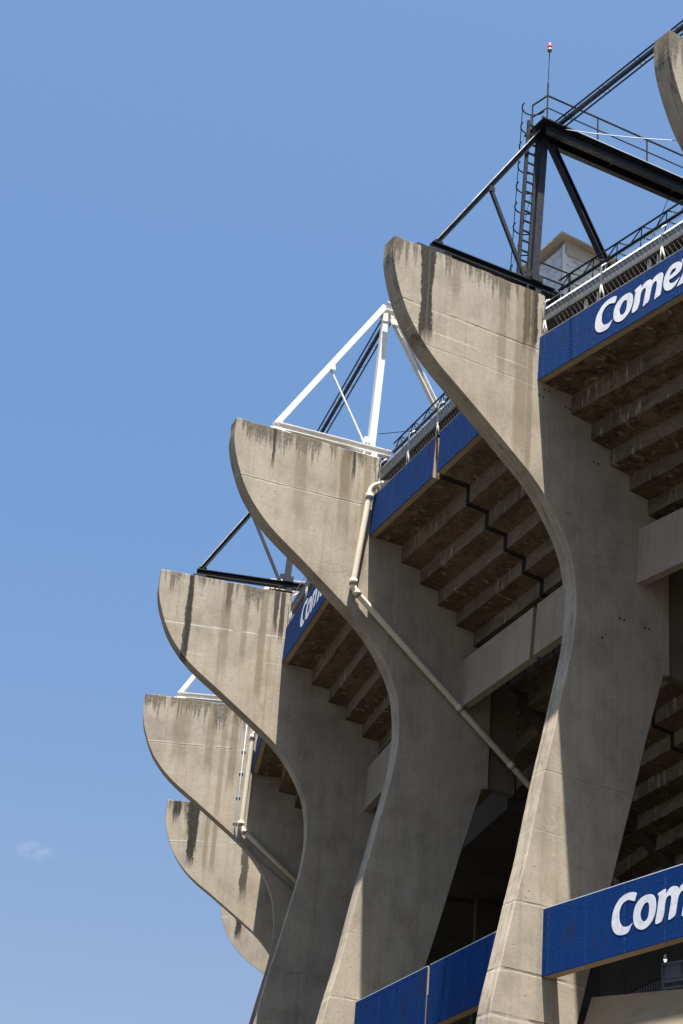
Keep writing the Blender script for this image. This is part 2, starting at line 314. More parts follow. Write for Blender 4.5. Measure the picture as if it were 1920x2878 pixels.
# ------------------------------------------------------------------ mesh helpers
class MB:
    def __init__(s): s.v = []; s.f = []
    def add(s, vs, fs):
        b = len(s.v); s.v += [tuple(x) for x in vs]; s.f += [tuple(i + b for i in f) for f in fs]; return s
    def box(s, x0, x1, y0, y1, z0, z1):
        v = [(x, y, z) for x in (x0, x1) for y in (y0, y1) for z in (z0, z1)]
        return s.add(v, [(0, 1, 3, 2), (4, 6, 7, 5), (0, 4, 5, 1), (2, 3, 7, 6), (0, 2, 6, 4), (1, 5, 7, 3)])
    def frame(s, a, b, side):
        a, b = Vector(a), Vector(b); t = (b - a).normalized(); side = Vector(side)
        n1 = (side - side.dot(t) * t).normalized(); n2 = t.cross(n1); return a, b, n1, n2
    def beam(s, a, b, w1, w2, side=(0, 1, 0)):
        """rectangular bar from a to b, w1 across 'side', w2 across the other"""
        a, b, n1, n2 = s.frame(a, b, side); v = []
        for p in (a, b):
            for q, r in ((-1, -1), (1, -1), (1, 1), (-1, 1)): v.append(p + n1 * w1 / 2 * q + n2 * w2 / 2 * r)
        return s.add(v, [(3, 2, 1, 0), (4, 5, 6, 7), (0, 1, 5, 4), (1, 2, 6, 5), (2, 3, 7, 6), (3, 0, 4, 7)])
    def ibeam(s, a, b, wf, h, tf=0.03, tw=0.025, side=(0, 1, 0)):
        """I section: flanges span 'side' (width wf), web along the other axis (depth h)"""
        a, b, n1, n2 = s.frame(a, b, side)
        for q in (-1, 1):
            o = n2 * (h / 2 - tf / 2) * q
            s.beam(a + o, b + o, wf, tf, n1)
        s.beam(a, b, tw, h - 2 * tf - 0.002, n1); return s
    def tube(s, pts, r, n=8, r2=None):
        pts = [Vector(p) for p in pts]; m = len(pts); rings = []
        up = Vector((0, 0, 1))
        t0 = (pts[1] - pts[0]).normalized()
        if abs(t0.dot(up)) > 0.95: up = Vector((1, 0, 0))
        n1 = (up - up.dot(t0) * t0).normalized()
        b = len(s.v)
        for i, p in enumerate(pts):
            t = (pts[min(i + 1, m - 1)] - pts[max(i - 1, 0)]).normalized()
            n1 = (n1 - n1.dot(t) * t).normalized(); n2 = t.cross(n1)
            rr = r if r2 is None else r + (r2 - r) * i / (m - 1)
            for k in range(n):
                a = 2 * pi * k / n; s.v.append(tuple(p + n1 * rr * cos(a) + n2 * rr * sin(a)))
        for i in range(m - 1):
            for k in range(n):
                s.f.append((b + i * n + k, b + i * n + (k + 1) % n, b + (i + 1) * n + (k + 1) % n, b + (i + 1) * n + k))
        s.f.append(tuple(b + k for k in range(n))[::-1]); s.f.append(tuple(b + (m - 1) * n + k for k in range(n)))
        return s
    def loft(s, P0, P1, div=1, jit=0.0, rng=None):
        """closed section P0 to closed section P1 (lists of Vector), div segments"""
        n = len(P0); b = len(s.v)
        for d in range(div + 1):
            f = d / div
            for p, q in zip(P0, P1):
                v = p.lerp(q, f)
                if jit and rng and 0 < d < div: v = v + Vector((rng.uniform(-jit, jit), 0, rng.uniform(-jit, jit)))
                s.v.append(tuple(v))
        for d in range(div):
            for k in range(n):
                s.f.append((b + d * n + k, b + d * n + (k + 1) % n, b + (d + 1) * n + (k + 1) % n, b + (d + 1) * n + k))
        s.f.append(tuple(b + k for k in range(n))[::-1]); s.f.append(tuple(b + div * n + k for k in range(n)))
        return s
    def prism(s, poly, y0, y1):
        """polygon in (x, z) extruded along y"""
        return s.loft([Vector((p[0], y0, p[1])) for p in poly], [Vector((p[0], y1, p[1])) for p in poly])
    def build(s, name, mat, parent=None, smooth=False, bevel=0.0):
        me = bpy.data.meshes.new(name); me.from_pydata(s.v, [], s.f); me.update()
        bm = bmesh.new(); bm.from_mesh(me); bmesh.ops.recalc_face_normals(bm, faces=bm.faces)
        if bevel:
            es = [e for e in bm.edges if len(e.link_faces) == 2 and e.calc_face_angle(0) > 0.6]
            bmesh.ops.bevel(bm, geom=es, offset=bevel, segments=1, affect='EDGES')
        bm.to_mesh(me); bm.free()
        if smooth:
            for p in me.polygons: p.use_smooth = True
        o = bpy.data.objects.new(name, me); COL.objects.link(o); me.materials.append(M[mat] if isinstance(mat, str) else mat)
        if parent is not None: o.parent = parent
        return o

def tag(o, label=None, cat=None, group=None, kind=None):
    if label: o['label'] = label
    if cat: o['category'] = cat
    if group: o['group'] = group
    if kind: o['kind'] = kind
    return o
def empty(name, mat4, label, cat, group=None):
    o = bpy.data.objects.new(name, None); COL.objects.link(o); o.matrix_world = mat4; o.empty_display_size = 0.3
    return tag(o, label, cat, group)

# ------------------------------------------------------------------ measured layout
T = 0.59
POSE = {'0': (11.381, 41.176, -0.54972, 0.004), 'A': (5.351, 50.0, -0.47698, -0.064), 'B': (1.014, 60.461, -0.33548, 0.022),
        'C': (-1.766, 71.486, -0.14951, 0.124), 'D': (-2.883, 82.861, -0.0338, -0.028), 'E': (-2.42, 95.1, 0.10099, -0.072),
        'F': (-0.31, 106.938, 0.40, 0.013), '1': (18.65, 33.6, -0.70, 0.0)}
ZT = 35.05
UC = [5.0, 4.995, 4.745, 4.3, 3.511, 2.326, 1.147, 0.035, -0.699, -1.18, -1.378, -1.411, -1.325, -1.145, -0.943, -0.751, -0.543, -0.348,
      -0.168, 0.014, 0.241, 0.45, 0.66, 0.875, 0.997, 1.042, 1.03, 0.974, 0.88, 0.754]
def U_at(z):
    s = (35.154 - z) / 0.925
    s = max(-0.2, min(s, len(UC) - 1.0001)); i = max(0, int(math.floor(s))); t = s - i
    U = [2 * UC[0] - UC[1]] + UC + [2 * UC[-1] - UC[-2]]
    a, b, c, e = U[i], U[i + 1], U[i + 2], U[i + 3]
    return .5 * (2 * b + (c - a) * t + (2 * a - 5 * b + 4 * c - e) * t * t + (3 * b - a - 3 * c + e) * t ** 3)
def fin_matrix(k):
    x, y, th, dz = POSE[k]
    return Matrix(((-cos(th), -sin(th), 0, x), (sin(th), -cos(th), 0, y), (0, 0, 1, dz), (0, 0, 0, 1)))
def W(k, u, z, n=0.0):                 # fin coordinates (outward, up above the lens, towards camera) to world
    return fin_matrix(k) @ Vector((u, n, z + EYE))

# ------------------------------------------------------------------ ground
g = MB(); N = 12
for i in range(N + 1):
    for j in range(N + 1): g.v.append((-1500 + 3000 * i / N, -1500 + 3000 * j / N, 0.0))
for i in range(N):
    for j in range(N): a = i * (N + 1) + j; g.f.append((a, a + N + 1, a + N + 2, a + 1))
k = NT('paved_forecourt'); a = k.noise(k.mapping((0.05, 0.05, 1)), 1.0, 6); b = k.noise(k.mapping((3, 3, 1)), 1.0, 6, 0.7)
col = k.mix(k.ramp(a, 0.3, 0.7), (0.034, 0.032, 0.029), (0.045, 0.042, 0.037)); col = k.mix(k.ramp(b, 0.4, 0.7, 0, 0.5), col, (0.035, 0.032, 0.03))
tag(g.build('ground', k.finish(col, 0.95, k.bump(b, 0.3, 0.01))), 'grey paved forecourt below the stadium', kind='structure')

# ------------------------------------------------------------------ fins
INNER = [(-0.40, 0.0), (-0.55, 6.0), (-1.65, 13.73), (-2.0, 15.07), (-2.62, 17.44), (-3.30, 19.95), (-3.80, 21.9), (-4.39, 23.965), (-4.60, 23.985)]
FIN_LABEL = {
    '1': 'unseen concrete fin added past the right edge to block light',  # added out of view to cut light entering from the right
    '0': 'weathered concrete fin cut off by the right edge, only its curved tip in view',
    'A': 'largest concrete fin, with a broad black stain under the foot of the black tower',
    'B': 'concrete fin carrying the white steel tower and a cream drainpipe',
    'C': 'concrete fin with one long black streak below the end of its black beam',
    'D': 'leftmost concrete fin, carrying a thin conduit and thick cream pipe',
    'E': 'small distant concrete fin with ragged black patches, half hidden under the leftmost fin',
    'F': 'farthest and smallest concrete fin, a pale curved tip low against the sky'}
for key in '10ABCDEF':
    rng = random.Random(ord(key))
    outer = []
    zt, zi = {'0': (35.10, 35.03), 'B': (35.18, 35.01), 'C': (35.20, 34.95), 'D': (35.26, 35.02), 'E': (35.27, 35.03), 'F': (35.2, 35.0)}.get(key, (35.04, 35.01))
    ztop = lambda u: zi + (zt - zi) * max(0.0, min(1.0, (u + 0.15) / 5.1)) + EYE
    z = zt
    while z > 8.4:
        outer.append((U_at(z), z)); z -= 0.17
    outer += [(0.75, 8.0), (0.55, 3.0), (0.42, 0.0)]
    poly = [(u, z + EYE) for u, z in outer] + [(0.40, 0.0)] + [(-0.38, 0.0)]
    poly += [(u, z + EYE) for u, z in INNER]
    poly += [(-4.6, 29.0 + EYE), (-1.2, 32.3 + EYE), (-0.42, 33.0 + EYE), (-0.15, 33.25 + EYE), (-0.15, zi - 0.02 + EYE)]
    # ragged top edge
    uu = -0.15
    while uu < 4.7:
        uu += rng.uniform(0.12, 0.3); poly.append((uu, ztop(uu) + rng.uniform(-0.022, 0.012)))
    poly[0] = (5.0, zt + EYE)
    poly = [p for i, p in enumerate(poly) if i == 0 or (abs(p[0] - poly[i - 1][0]) + abs(p[1] - poly[i - 1][1])) > 1e-4]
    m = fin_material('fin_concrete_' + {'0': 'near', '1': 'outer'}.get(key, key.lower()), ord(key) % 17 + 0.37, FIN_STAINS.get(key, []), 0.8 if key in 'BC' else 0.6, JOINTS.get(key, ()), A_HOLES if key == 'A' else (), {'A': -0.01, 'B': -0.045, 'C': -0.02, 'D': 0.0, 'E': -0.05, '0': 0.03}.get(key, 0))
    mb = MB()
    def rag(y, sgn):
        return [Vector((p[0] + dj, y, p[1])) for p, dj in zip(poly, dJ)]
    dJ = [rng.gauss(0, 0.0015) for p in poly]
    mb.loft(rag(0.0, -1), rag(-T, 1))
    o = mb.build('concrete_fin', m, bevel=0.016)
    o.matrix_world = fin_matrix(key); tag(o, FIN_LABEL[key], 'fin', 'curved concrete fins along the facade')
    # thinner web that carries the seating behind the pillar
    wb = MB(); wy0, wy1 = -0.14, -T + 0.14
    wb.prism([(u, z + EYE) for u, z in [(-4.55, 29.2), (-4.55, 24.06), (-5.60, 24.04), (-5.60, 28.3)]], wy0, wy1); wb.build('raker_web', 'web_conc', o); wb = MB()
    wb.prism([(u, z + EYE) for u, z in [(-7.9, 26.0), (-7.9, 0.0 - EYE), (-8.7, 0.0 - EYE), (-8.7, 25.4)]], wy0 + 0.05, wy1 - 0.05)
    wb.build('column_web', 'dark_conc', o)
    wb = MB(); wb.prism([(u, z + EYE) for u, z in [(-4.56, 30.6), (-4.56, 28.35), (-16.0, 18.75), (-16.0, 21.4)]], -0.004, -T + 0.004); wb.build('sun_blocking_raker_beam', 'dark_conc', o)  # raker run full length and thickness to block sun through the deck gap

# ------------------------------------------------------------------ seating bays between fins
def bay_matrix(i, j):
    a = W(i, 0, -EYE, 0); b = W(j, 0, -EYE, -T); t = (b - a).normalized(); t.z = 0; t.normalize()
    xo = Vector((-t.y, t.x, 0))   # outward
    if xo.x > 0: xo = -xo
    xo = t.cross(Vector((0, 0, 1)))
    return Matrix(((xo.x, t.x, 0, a.x), (xo.y, t.y, 0, a.y), (0, 0, 1, 0), (0, 0, 0, 1)))
class Bay:
    def __init__(s, i, j): s.i, s.j = i, j; s.m = bay_matrix(i, j); s.inv = s.m.inverted(); s.L = (W(j, 0, 0, -T) - W(i, 0, 0, 0)).length
    def P(s, u, z, f):
        a = W(s.i, u, z, 0); b = W(s.j, u, z, -T); return s.inv @ a.lerp(b, f)
    def sec(s, prof, f): return [s.P(u, z, f) for u, z in prof]
    def loft(s, mb, prof, f0, f1, div=1, jit=0.0, rng=None): return mb.loft(s.sec(prof, f0), s.sec(prof, f1), div, jit, rng)

STEP = [(-1.15, 31.27), (-1.85, 30.64), (-2.53, 30.03), (-3.21, 29.44), (-3.87, 28.84)]
while len(STEP) < 19: u, z = STEP[-1]; STEP.append((u - 0.68, z - 0.575))
under = [(-0.20, 31.96)]
for q, (u, z) in enumerate(STEP):
    under.append((u + (0.01 if q == 0 else 0.0) - 0.01, (31.90 if q == 0 else STEP[q - 1][1] - 0.09)))
    under.append((u, z))
under.append((under[-1][0] - 0.6, under[-1][1] - 0.06))
STEP_PROF = under + [(under[-1][0], under[-1][1] + 1.2), (-3.0, 32.4), (-0.20, 33.1)]
UP_PAR = [(0.05, 31.985), (0.0, 33.47), (-0.20, 33.47), (-0.18, 31.975)]
MID = [(-3.465, 26.53), (-3.56, 28.30), (-3.80, 28.30), (-3.74, 26.53)]
LOW = [(-0.553, 14.70), (-0.565, 16.436), (-0.86, 16.436), (-0.86, 14.70)]
E0, E1 = -0.004, 1.004
LETTERS = {"C": [[3.236, 33.185], [3.148, 33.23], [3.005, 33.248], [2.837, 33.233], [2.67, 33.169], [2.539, 33.055], [2.444, 32.914], [2.398, 32.738], [2.388, 32.584], [2.426, 32.447], [2.512, 32.335], [2.632, 32.27], [2.776, 32.245], [2.919, 32.253], [3.001, 32.31], [3.048, 32.385], [3.111, 32.472], [3.012, 32.433], [2.917, 32.421], [2.798, 32.446], [2.713, 32.502], [2.657, 32.609], [2.646, 32.733], [2.668, 32.881], [2.744, 33.002], [2.863, 33.061], [2.983, 33.07], [3.169, 33.001], [3.209, 33.064], [3.239, 33.138]],
 "o": [[3.751, 33.04], [3.598, 33.063], [3.434, 33.038], [3.292, 32.962], [3.187, 32.838], [3.136, 32.666], [3.142, 32.506], [3.19, 32.383], [3.285, 32.293], [3.414, 32.242], [3.555, 32.251], [3.694, 32.317], [3.81, 32.425], [3.885, 32.583], [3.903, 32.75], [3.875, 32.901], [3.821, 32.988]],
 "o2": [[3.622, 32.869], [3.529, 32.862], [3.447, 32.785], [3.388, 32.677], [3.377, 32.564], [3.413, 32.478], [3.495, 32.427], [3.577, 32.444], [3.635, 32.513], [3.665, 32.635], [3.674, 32.748], [3.658, 32.825]],
 "m": [[3.961, 32.999], [4.065, 33.039], [4.193, 33.068], [4.232, 33.042], [4.232, 32.934], [4.32, 33.026], [4.435, 33.074], [4.573, 33.057], [4.641, 32.996], [4.646, 32.945], [4.721, 33.032], [4.847, 33.074], [4.983, 33.075], [5.055, 33.004], [5.073, 32.907], [5.053, 32.762], [5.013, 32.492], [4.989, 32.35], [4.932, 32.321], [4.842, 32.309], [4.751, 32.298], [4.798, 32.525], [4.833, 32.721], [4.834, 32.837], [4.789, 32.896], [4.709, 32.863], [4.64, 32.762], [4.605, 32.624], [4.559, 32.415], [4.513, 32.342], [4.433, 32.314], [4.311, 32.294], [4.353, 32.52], [4.4, 32.73], [4.411, 32.822], [4.384, 32.871], [4.32, 32.879], [4.239, 32.813], [4.192, 32.641], [4.169, 32.477], [4.123, 32.364], [4.065, 32.296], [3.88, 32.292], [3.938, 32.575], [3.984, 32.826], [4.0, 32.935]],
 "e": [[5.68, 33.067], [5.502, 33.109], [5.345, 33.076], [5.22, 32.966], [5.128, 32.82], [5.093, 32.644], [5.114, 32.479], [5.191, 32.358], [5.314, 32.302], [5.448, 32.306], [5.571, 32.368], [5.713, 32.544], [5.606, 32.494], [5.472, 32.476], [5.361, 32.515], [5.306, 32.582], [5.317, 32.644], [5.452, 32.661], [5.63, 32.693], [5.742, 32.75], [5.793, 32.858], [5.779, 32.972]],
 "e2": [[5.544, 32.922], [5.455, 32.94], [5.387, 32.898], [5.33, 32.811], [5.33, 32.776], [5.431, 32.797], [5.532, 32.831], [5.566, 32.881]],
 "x": [[5.60, 32.27], [5.84, 32.27], [5.985, 32.50], [6.07, 32.28], [6.30, 32.28], [6.17, 32.66], [6.52, 33.07], [6.27, 33.08], [6.09, 32.86], [6.00, 33.08], [5.77, 33.08], [5.91, 32.70]]}
def smooth_loop(pts, n=3):
    out = []; m = len(pts)
    for i in range(m):
        p0, p1, p2, p3 = (pts[(i + q) % m] for q in (-1, 0, 1, 2))
        for a in range(n):
            t = a / n
            out.append(tuple(.5 * (2 * p1[c] + (p2[c] - p0[c]) * t + (2 * p0[c] - 5 * p1[c] + 4 * p2[c] - p3[c]) * t * t + (3 * p1[c] - p0[c] - 3 * p2[c] + p3[c]) * t ** 3) for c in (0, 1)))
    return out
def make_letter(ch, bay, ds, dz, xface, parent):
    """one painted letter as a thin solid lying on the parapet face (plane x = xface(z) of the bay frame)"""
    cu = bpy.data.curves.new('tmp', 'CURVE'); cu.dimensions = '2D'; cu.fill_mode = 'BOTH'
    loops = [LETTERS[ch]] + ([LETTERS[ch + '2']] if ch + '2' in LETTERS else [])
    for lp in loops:
        pts = smooth_loop(lp) if ch != 'x' else lp
        sp = cu.splines.new('POLY'); sp.points.add(len(pts) - 1); sp.use_cyclic_u = True
        for q, p in enumerate(pts): sp.points[q].co = (p[0] + ds, p[1] + dz, 0, 1)
    ob = bpy.data.objects.new('tmp', cu); COL.objects.link(ob)
    dg = bpy.context.evaluated_depsgraph_get(); me = bpy.data.meshes.new_from_object(ob.evaluated_get(dg))
    bpy.data.objects.remove(ob)
    bm = bmesh.new(); bm.from_mesh(me)
    bmesh.ops.remove_doubles(bm, verts=bm.verts, dist=1e-5)
    r = bmesh.ops.extrude_face_region(bm, geom=bm.faces[:])
    top = [v for v in r['geom'] if isinstance(v, bmesh.types.BMVert)]
    ts = set(top)
    for v in bm.verts:
        s_, z_ = v.co.x, v.co.y
        x = xface(z_) + (0.006 if v in ts else -0.004)
        v.co = Vector((x, s_, z_ + EYE))
    bmesh.ops.recalc_face_normals(bm, faces=bm.faces); bm.to_mesh(me); bm.free()
    me.name = 'letter'; me.materials.clear(); me.materials.append(M['letter'])
    o = bpy.data.objects.new('letter', me); COL.objects.link(o); o.parent = parent; return o

BAYS = [Bay('A', '0'), Bay('B', 'A'), Bay('C', 'B'), Bay('D', 'C'), Bay('E', 'D'), Bay('F', 'E'), Bay('0', '1')]  # the two end bays are added unseen to keep light out of the interior
BN = {'A': 'beside the largest fin at right', 'B': 'between the white-towered fin and the largest fin', 'C': 'between the black-streaked fin and the white-towered fin',
      'D': 'between the leftmost fin and the black-streaked fin', 'E': 'behind the leftmost fin, lowest and farthest', 'F': 'in the unseen bay added at the far end', '0': 'in the unseen bay added past the right edge'}
def face_x(bay, prof, f=0.5):
    (u0, z0), (u1, z1) = prof[0], prof[1]; a = bay.P(u0, z0, f).x; b = bay.P(u1, z1, f).x
    return lambda z: a + (b - a) * (z - z0) / (z1 - z0)
def blue_panel(bay, prof, f0, f1, mat, label, text=None, ds=0, dz=0, group='blue painted parapets'):
    root = empty('blue_parapet', bay.m @ Matrix.Translation(bay.P(prof[0][0], prof[0][1], (f0 + f1) / 2)), label, 'parapet', group)
    off = -(bay.P(prof[0][0], prof[0][1], (f0 + f1) / 2))
    def moved(o):
        for v in o.data.vertices: v.co += off
        return o
    (u0, z0), (u1, z1), (u2, z2), (u3, z3) = prof
    mb = MB(); bay.loft(mb, [(u0, z0), (u1, z1), (u1 - 0.03, z1), (u0 - 0.03, z0)], f0, f1)
    moved(mb.build('painted_face', mat, root))
    mb = MB(); bay.loft(mb, [(u0 - 0.03, z0 + 0.001), (u1 - 0.03, z1 - 0.004), (u2, z2 - 0.004), (u3, z3)], f0, f1)
    moved(mb.build('concrete_back', 'edge_conc', root))
    mb = MB(); bay.loft(mb, [(u1 - 0.005, z1 + 0.002), (u1 - 0.005, z1 + 0.022), (u1 - 0.06, z1 + 0.022), (u1 - 0.06, z1 + 0.002)], max(f0, 0.002), min(f1, 0.998))
    moved(mb.build('top_edge', 'letter' if prof is LOW else 'edge_conc', root))
    if text:
        xf = face_x(bay, prof, 0.45)
        for ch in text:
            moved(make_letter(ch, bay, ds, dz, xf, root))
    return root
M['edge_conc'] = plain_concrete('brown_edge_concrete', (0.34, 0.26, 0.17), (0.26, 0.19, 0.12), False)

for bay in BAYS:
    far = bay.i; rng = random.Random(ord(far) + 3)
    split = far == 'B'
    # --- stepped seating deck
    root = empty('seating_deck', bay.m @ Matrix.Translation(bay.P(-1.15, 31.27, 0.5)), 'brown stepped underside of the seating deck ' + BN[far], 'seating deck', 'stepped seating decks')
    off = -bay.P(-1.15, 31.27, 0.5)
    for q, (f0, f1) in enumerate(((E0, 0.440), (0.466, E1)) if split else ((E0, E1),)):
        mb = MB(); bay.loft(mb, STEP_PROF, f0, f1, 24, 0.012, rng)
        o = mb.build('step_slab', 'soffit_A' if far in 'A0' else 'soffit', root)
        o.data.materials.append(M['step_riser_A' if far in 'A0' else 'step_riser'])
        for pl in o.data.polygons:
            if abs(pl.normal.z) < 0.5 and abs(pl.normal.y) < 0.7: pl.material_index = 1  # undersides and end caps keep the darker mix, their shade painted in
        for v in o.data.vertices: v.co += off
    if split:
        mb = MB(); bay.loft(mb, [(u - 0.035, z + 0.03) for u, z in under] + STEP_PROF[len(under):], 0.4395, 0.4665)
        o = mb.build('expansion_joint', 'black', root)
        for v in o.data.vertices: v.co += off
    # --- upper blue parapet
    if split:
        blue_panel(bay, UP_PAR, E0, 0.434, 'blue_upper', 'plain faded blue parapet panel left of the open joint, beside the drainpipe elbow')
        blue_panel(bay, UP_PAR, 0.466, E1, 'blue_upper', 'plain faded blue parapet panel right of the open joint, cut off by the largest fin')
    else:
        lab = {'A': 'faded blue parapet with large white lettering under the wire netting at upper right',
               'C': 'faded blue parapet with narrow foreshortened white lettering, between the second and third fins',
               'D': 'sliver of blue parapet beside the thick cream pipe on the leftmost fin', 'E': 'blue parapet hidden in the gap behind the leftmost fin', 'F': 'unseen blue parapet of the bay added at the far end', '0': 'unseen blue parapet of the bay added past the right edge'}[far]
        if far == 'A': blue_panel(bay, UP_PAR, E0, E1, 'blue_upper', lab, 'Comex')
        elif far == 'C': blue_panel(bay, UP_PAR, E0, E1, 'blue_upper', lab, 'Comex', 0.06, 0.17)
        else: blue_panel(bay, UP_PAR, E0, E1, 'blue_upper', lab)
    # --- plain concourse beam
    fr = ((E0, 0.460), (0.484, E1)) if split else ((E0, E1),)
    for q, (f0, f1) in enumerate(fr):
        mb = MB(); bay.loft(mb, MID, f0, f1)
        lab = {'A': 'plain grey concrete beam at the right edge, behind the largest fin pillar', 'C': 'plain concrete beam glimpsed between the second and third fins',
               'D': 'plain concrete beam deep between the third fin and the leftmost fin', 'E': 'plain concrete beam hidden behind the leftmost fin', 'F': 'unseen plain concrete beam of the bay added at the far end', '0': 'unseen plain concrete beam of the bay added past the right edge'}
        lab = (('longest plain concrete beam, its end touching the diagonal drainpipe' if q == 0 else 'short plain concrete beam between the open joint and the largest fin') if split else lab[far])
        o = mb.build('concourse_beam', 'riser'); o.matrix_world = bay.m
        tag(o, lab, 'beam', 'plain concrete concourse beams')
    # --- lower blue parapet
    if far in 'AB':
        if far == 'A':
            blue_panel(bay, LOW, E0, E1, 'blue_lower', 'deep blue parapet with large white lettering at lower right', 'Comex', 0.195, -17.135)
        else:
            blue_panel(bay, LOW, E0, 0.447, 'blue_lower', 'deep blue parapet panel at the bottom, left of the narrow joint')
            blue_panel(bay, LOW, 0.463, E1, 'blue_lower', 'deep blue parapet panel at the bottom, between the narrow joint and the largest fin')
    elif far in 'C':
        blue_panel(bay, LOW, E0, E1, 'blue_lower', 'deep blue parapet below the frame, behind the white-towered fin')
    # --- interior
    mb = MB()
    bay.loft(mb, [(-12.4, -EYE), (-12.4, 22.6), (-12.7, 22.6), (-12.7, -EYE)], -0.07, E1)
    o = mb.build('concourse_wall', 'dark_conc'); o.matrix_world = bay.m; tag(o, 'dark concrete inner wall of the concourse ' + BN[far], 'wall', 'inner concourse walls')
    if far in 'CD':
        mb = MB(); bay.loft(mb, [(-5.55, 24.75), (-5.55, 23.70), (-11.9, 23.70), (-11.9, 24.0), (-5.85, 24.0), (-5.85, 24.75)], E0, E1)
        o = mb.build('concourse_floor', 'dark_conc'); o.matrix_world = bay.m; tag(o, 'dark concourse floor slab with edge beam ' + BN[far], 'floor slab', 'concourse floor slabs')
    mb = MB(); bay.loft(mb, [(-0.9, 14.35), (-0.9, 14.10), (-12.5, 14.10), (-12.5, 14.35)] if far != 'A' else [(-4.2, 11.6), (-4.2, 11.3), (-12.5, 11.3), (-12.5, 11.6)], E0, E1)
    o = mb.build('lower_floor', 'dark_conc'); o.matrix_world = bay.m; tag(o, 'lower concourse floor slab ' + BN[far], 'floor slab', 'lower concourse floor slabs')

# ------------------------------------------------------------------ rim: sheet canopy, netting fence, lattice
def rim(bay, full=True):
    far = bay.i; F0, F1 = 0.002, 0.998
    base = bay.P(0, 33.48, 0.5); off = -base; rm = bay.m @ Matrix.Translation(base)
    def mv(o):
        for v in o.data.vertices: v.co += off
        return o
    where = BN[far]
    root = empty('rim_canopy', rm, 'low corrugated canopy ' + where, 'canopy', 'metal canopies along the rim')
    mb = MB(); bay.loft(mb, [(-0.10, 34.45), (-0.22, 34.63), (-0.24, 34.63), (-0.14, 34.44)], F0, F1); mv(mb.build('roof_edge', 'corr_light', root))
    mb = MB(); bay.loft(mb, [(-0.12, 34.06), (-0.12, 34.44), (-0.16, 34.44), (-0.16, 34.06)], F0, F1); mv(mb.build('gutter_band', 'grey_band', root))
    mb = MB(); bay.loft(mb, [(-0.165, 34.08), (-0.165, 34.11), (-2.6, 34.45), (-2.6, 34.42)], F0, F1); mv(mb.build('corrugated_ceiling', 'corr_dark', root))
    mb = MB(); bay.loft(mb, [(-2.0, 32.6), (-2.0, 34.33), (-2.05, 34.33), (-2.05, 32.6)], F0, F1); mv(mb.build('rear_sheet', 'corr_dark', root))
    L = bay.L
    for dpos in ((0.155, 0.207), (0.41, 0.447)) if far == 'A' else ():
        a, b_ = dpos
        mb = MB(); bay.loft(mb, [(-0.30, 33.3), (-0.30, 34.07), (-0.32, 34.07), (-0.32, 33.3)], a, b_); fo = mv(mb.build('dark_opening', 'black', root))
        for fq in (a, a + 0.008, b_):
            mb = MB(); bay.loft(mb, [(-0.27, 33.3), (-0.27, 34.07), (-0.31, 34.07), (-0.31, 33.3)], fq, fq + 0.0038)
            mv(mb.build('opening_frame', 'white', fo))
    # netting fence
    fence = empty('netting_fence', rm, 'white posts and wire netting ' + where, 'fence', 'netting fences along the rim')
    fs = {'A': (0.012, 0.25, 0.49, 0.735, 0.98), 'B': (0.03, 0.235, 0.435, 0.64, 0.84), 'C': (0.03, 0.25, 0.5, 0.75, 0.97)}[far]
    for f in fs:
        mb = MB(); p = bay.P(-0.05, 33.47, f); q = p + Vector((0, 0, 0.55)); r = p + Vector((0.0, 0, 1.16))
        mb.tube([q, r, r + Vector((-0.05, 0, 0.09)), r + Vector((-0.20, 0, 0.22))], 0.023, 6)
        mb.tube([p + Vector((0.01, -0.06, 0)), q], 0.026, 6); mb.tube([p + Vector((0.01, 0.16, 0)), q], 0.03, 6)
        mv(mb.build('fence_post', 'post_grey', fence, True))
    for (du, zz, rr) in ((-0.03, 34.03, 0.010), (-0.03, 34.62, 0.012), (-0.03, 33.52, 0.008)):
        mb = MB(); mb.tube([bay.P(du, zz, F0), bay.P(du, zz, F1)], rr, 5); mv(mb.build('fence_cable', 'galv', fence))
    mb = MB(); n = int(L / 0.16); h = 1.12
    def flat(a, b, r=0.0022):
        mb.tube([a, b], r, 3)
    hs = h / L
    for q in range(-8, n + 8):
        for sgn in (1, -1):
            f0 = q / n; f1 = f0 + sgn * hs * 0.55
            za, zb = 33.50, 33.50 + h
            if not (0.004 < f0 < 0.996 and 0.004 < f1 < 0.996): continue
            flat(bay.P(-0.045 if sgn > 0 else -0.035, za, f0), bay.P(-0.045 if sgn > 0 else -0.035, zb, f1))
    mv(mb.build('wire_netting', 'wire', fence))
    # lattice girder above the canopy
    lat = empty('lattice_girder', rm, 'black lattice girder ' + where, 'lattice girder', 'black lattice girders along the rim')
    top = lambda f: bay.P(-0.62, 35.72, f); bot = lambda f: bay.P(-0.62, 35.36, f); bk = lambda f: bay.P(-1.00, 35.40, f)
    mb = MB(); mb.tube([top(F0), top(F1)], 0.030, 6); mb.tube([bot(F0), bot(F1)], 0.05, 6); mb.tube([bk(F0), bk(F1)], 0.035, 6); mv(mb.build('chord', 'steel_black', lat, True))
    mb = MB(); nb = int(round(L / 1.05))
    for q in range(nb):
        f0, f1, fm = q / nb, (q + 1) / nb, (q + 0.5) / nb
        mb.tube([bot(max(f0, F0)), top(fm)], 0.02, 5); mb.tube([top(fm), bot(min(f1, F1))], 0.02, 5)
        mb.tube([bk(max(f0, F0)), top(fm)], 0.018, 5); mb.tube([bk(fm), bot(fm)], 0.018, 5)
    mv(mb.build('lacing', 'steel_black', lat))
    for q in range(0, nb + 1, 2):
        f = min(max(q / nb, 0.01), 0.99); mb = MB(); mb.tube([bay.P(-0.62, 34.15, f), bot(f)], 0.022, 5); mv(mb.build('stub_post', 'galv', lat))
for bay in BAYS[:3]: rim(bay)

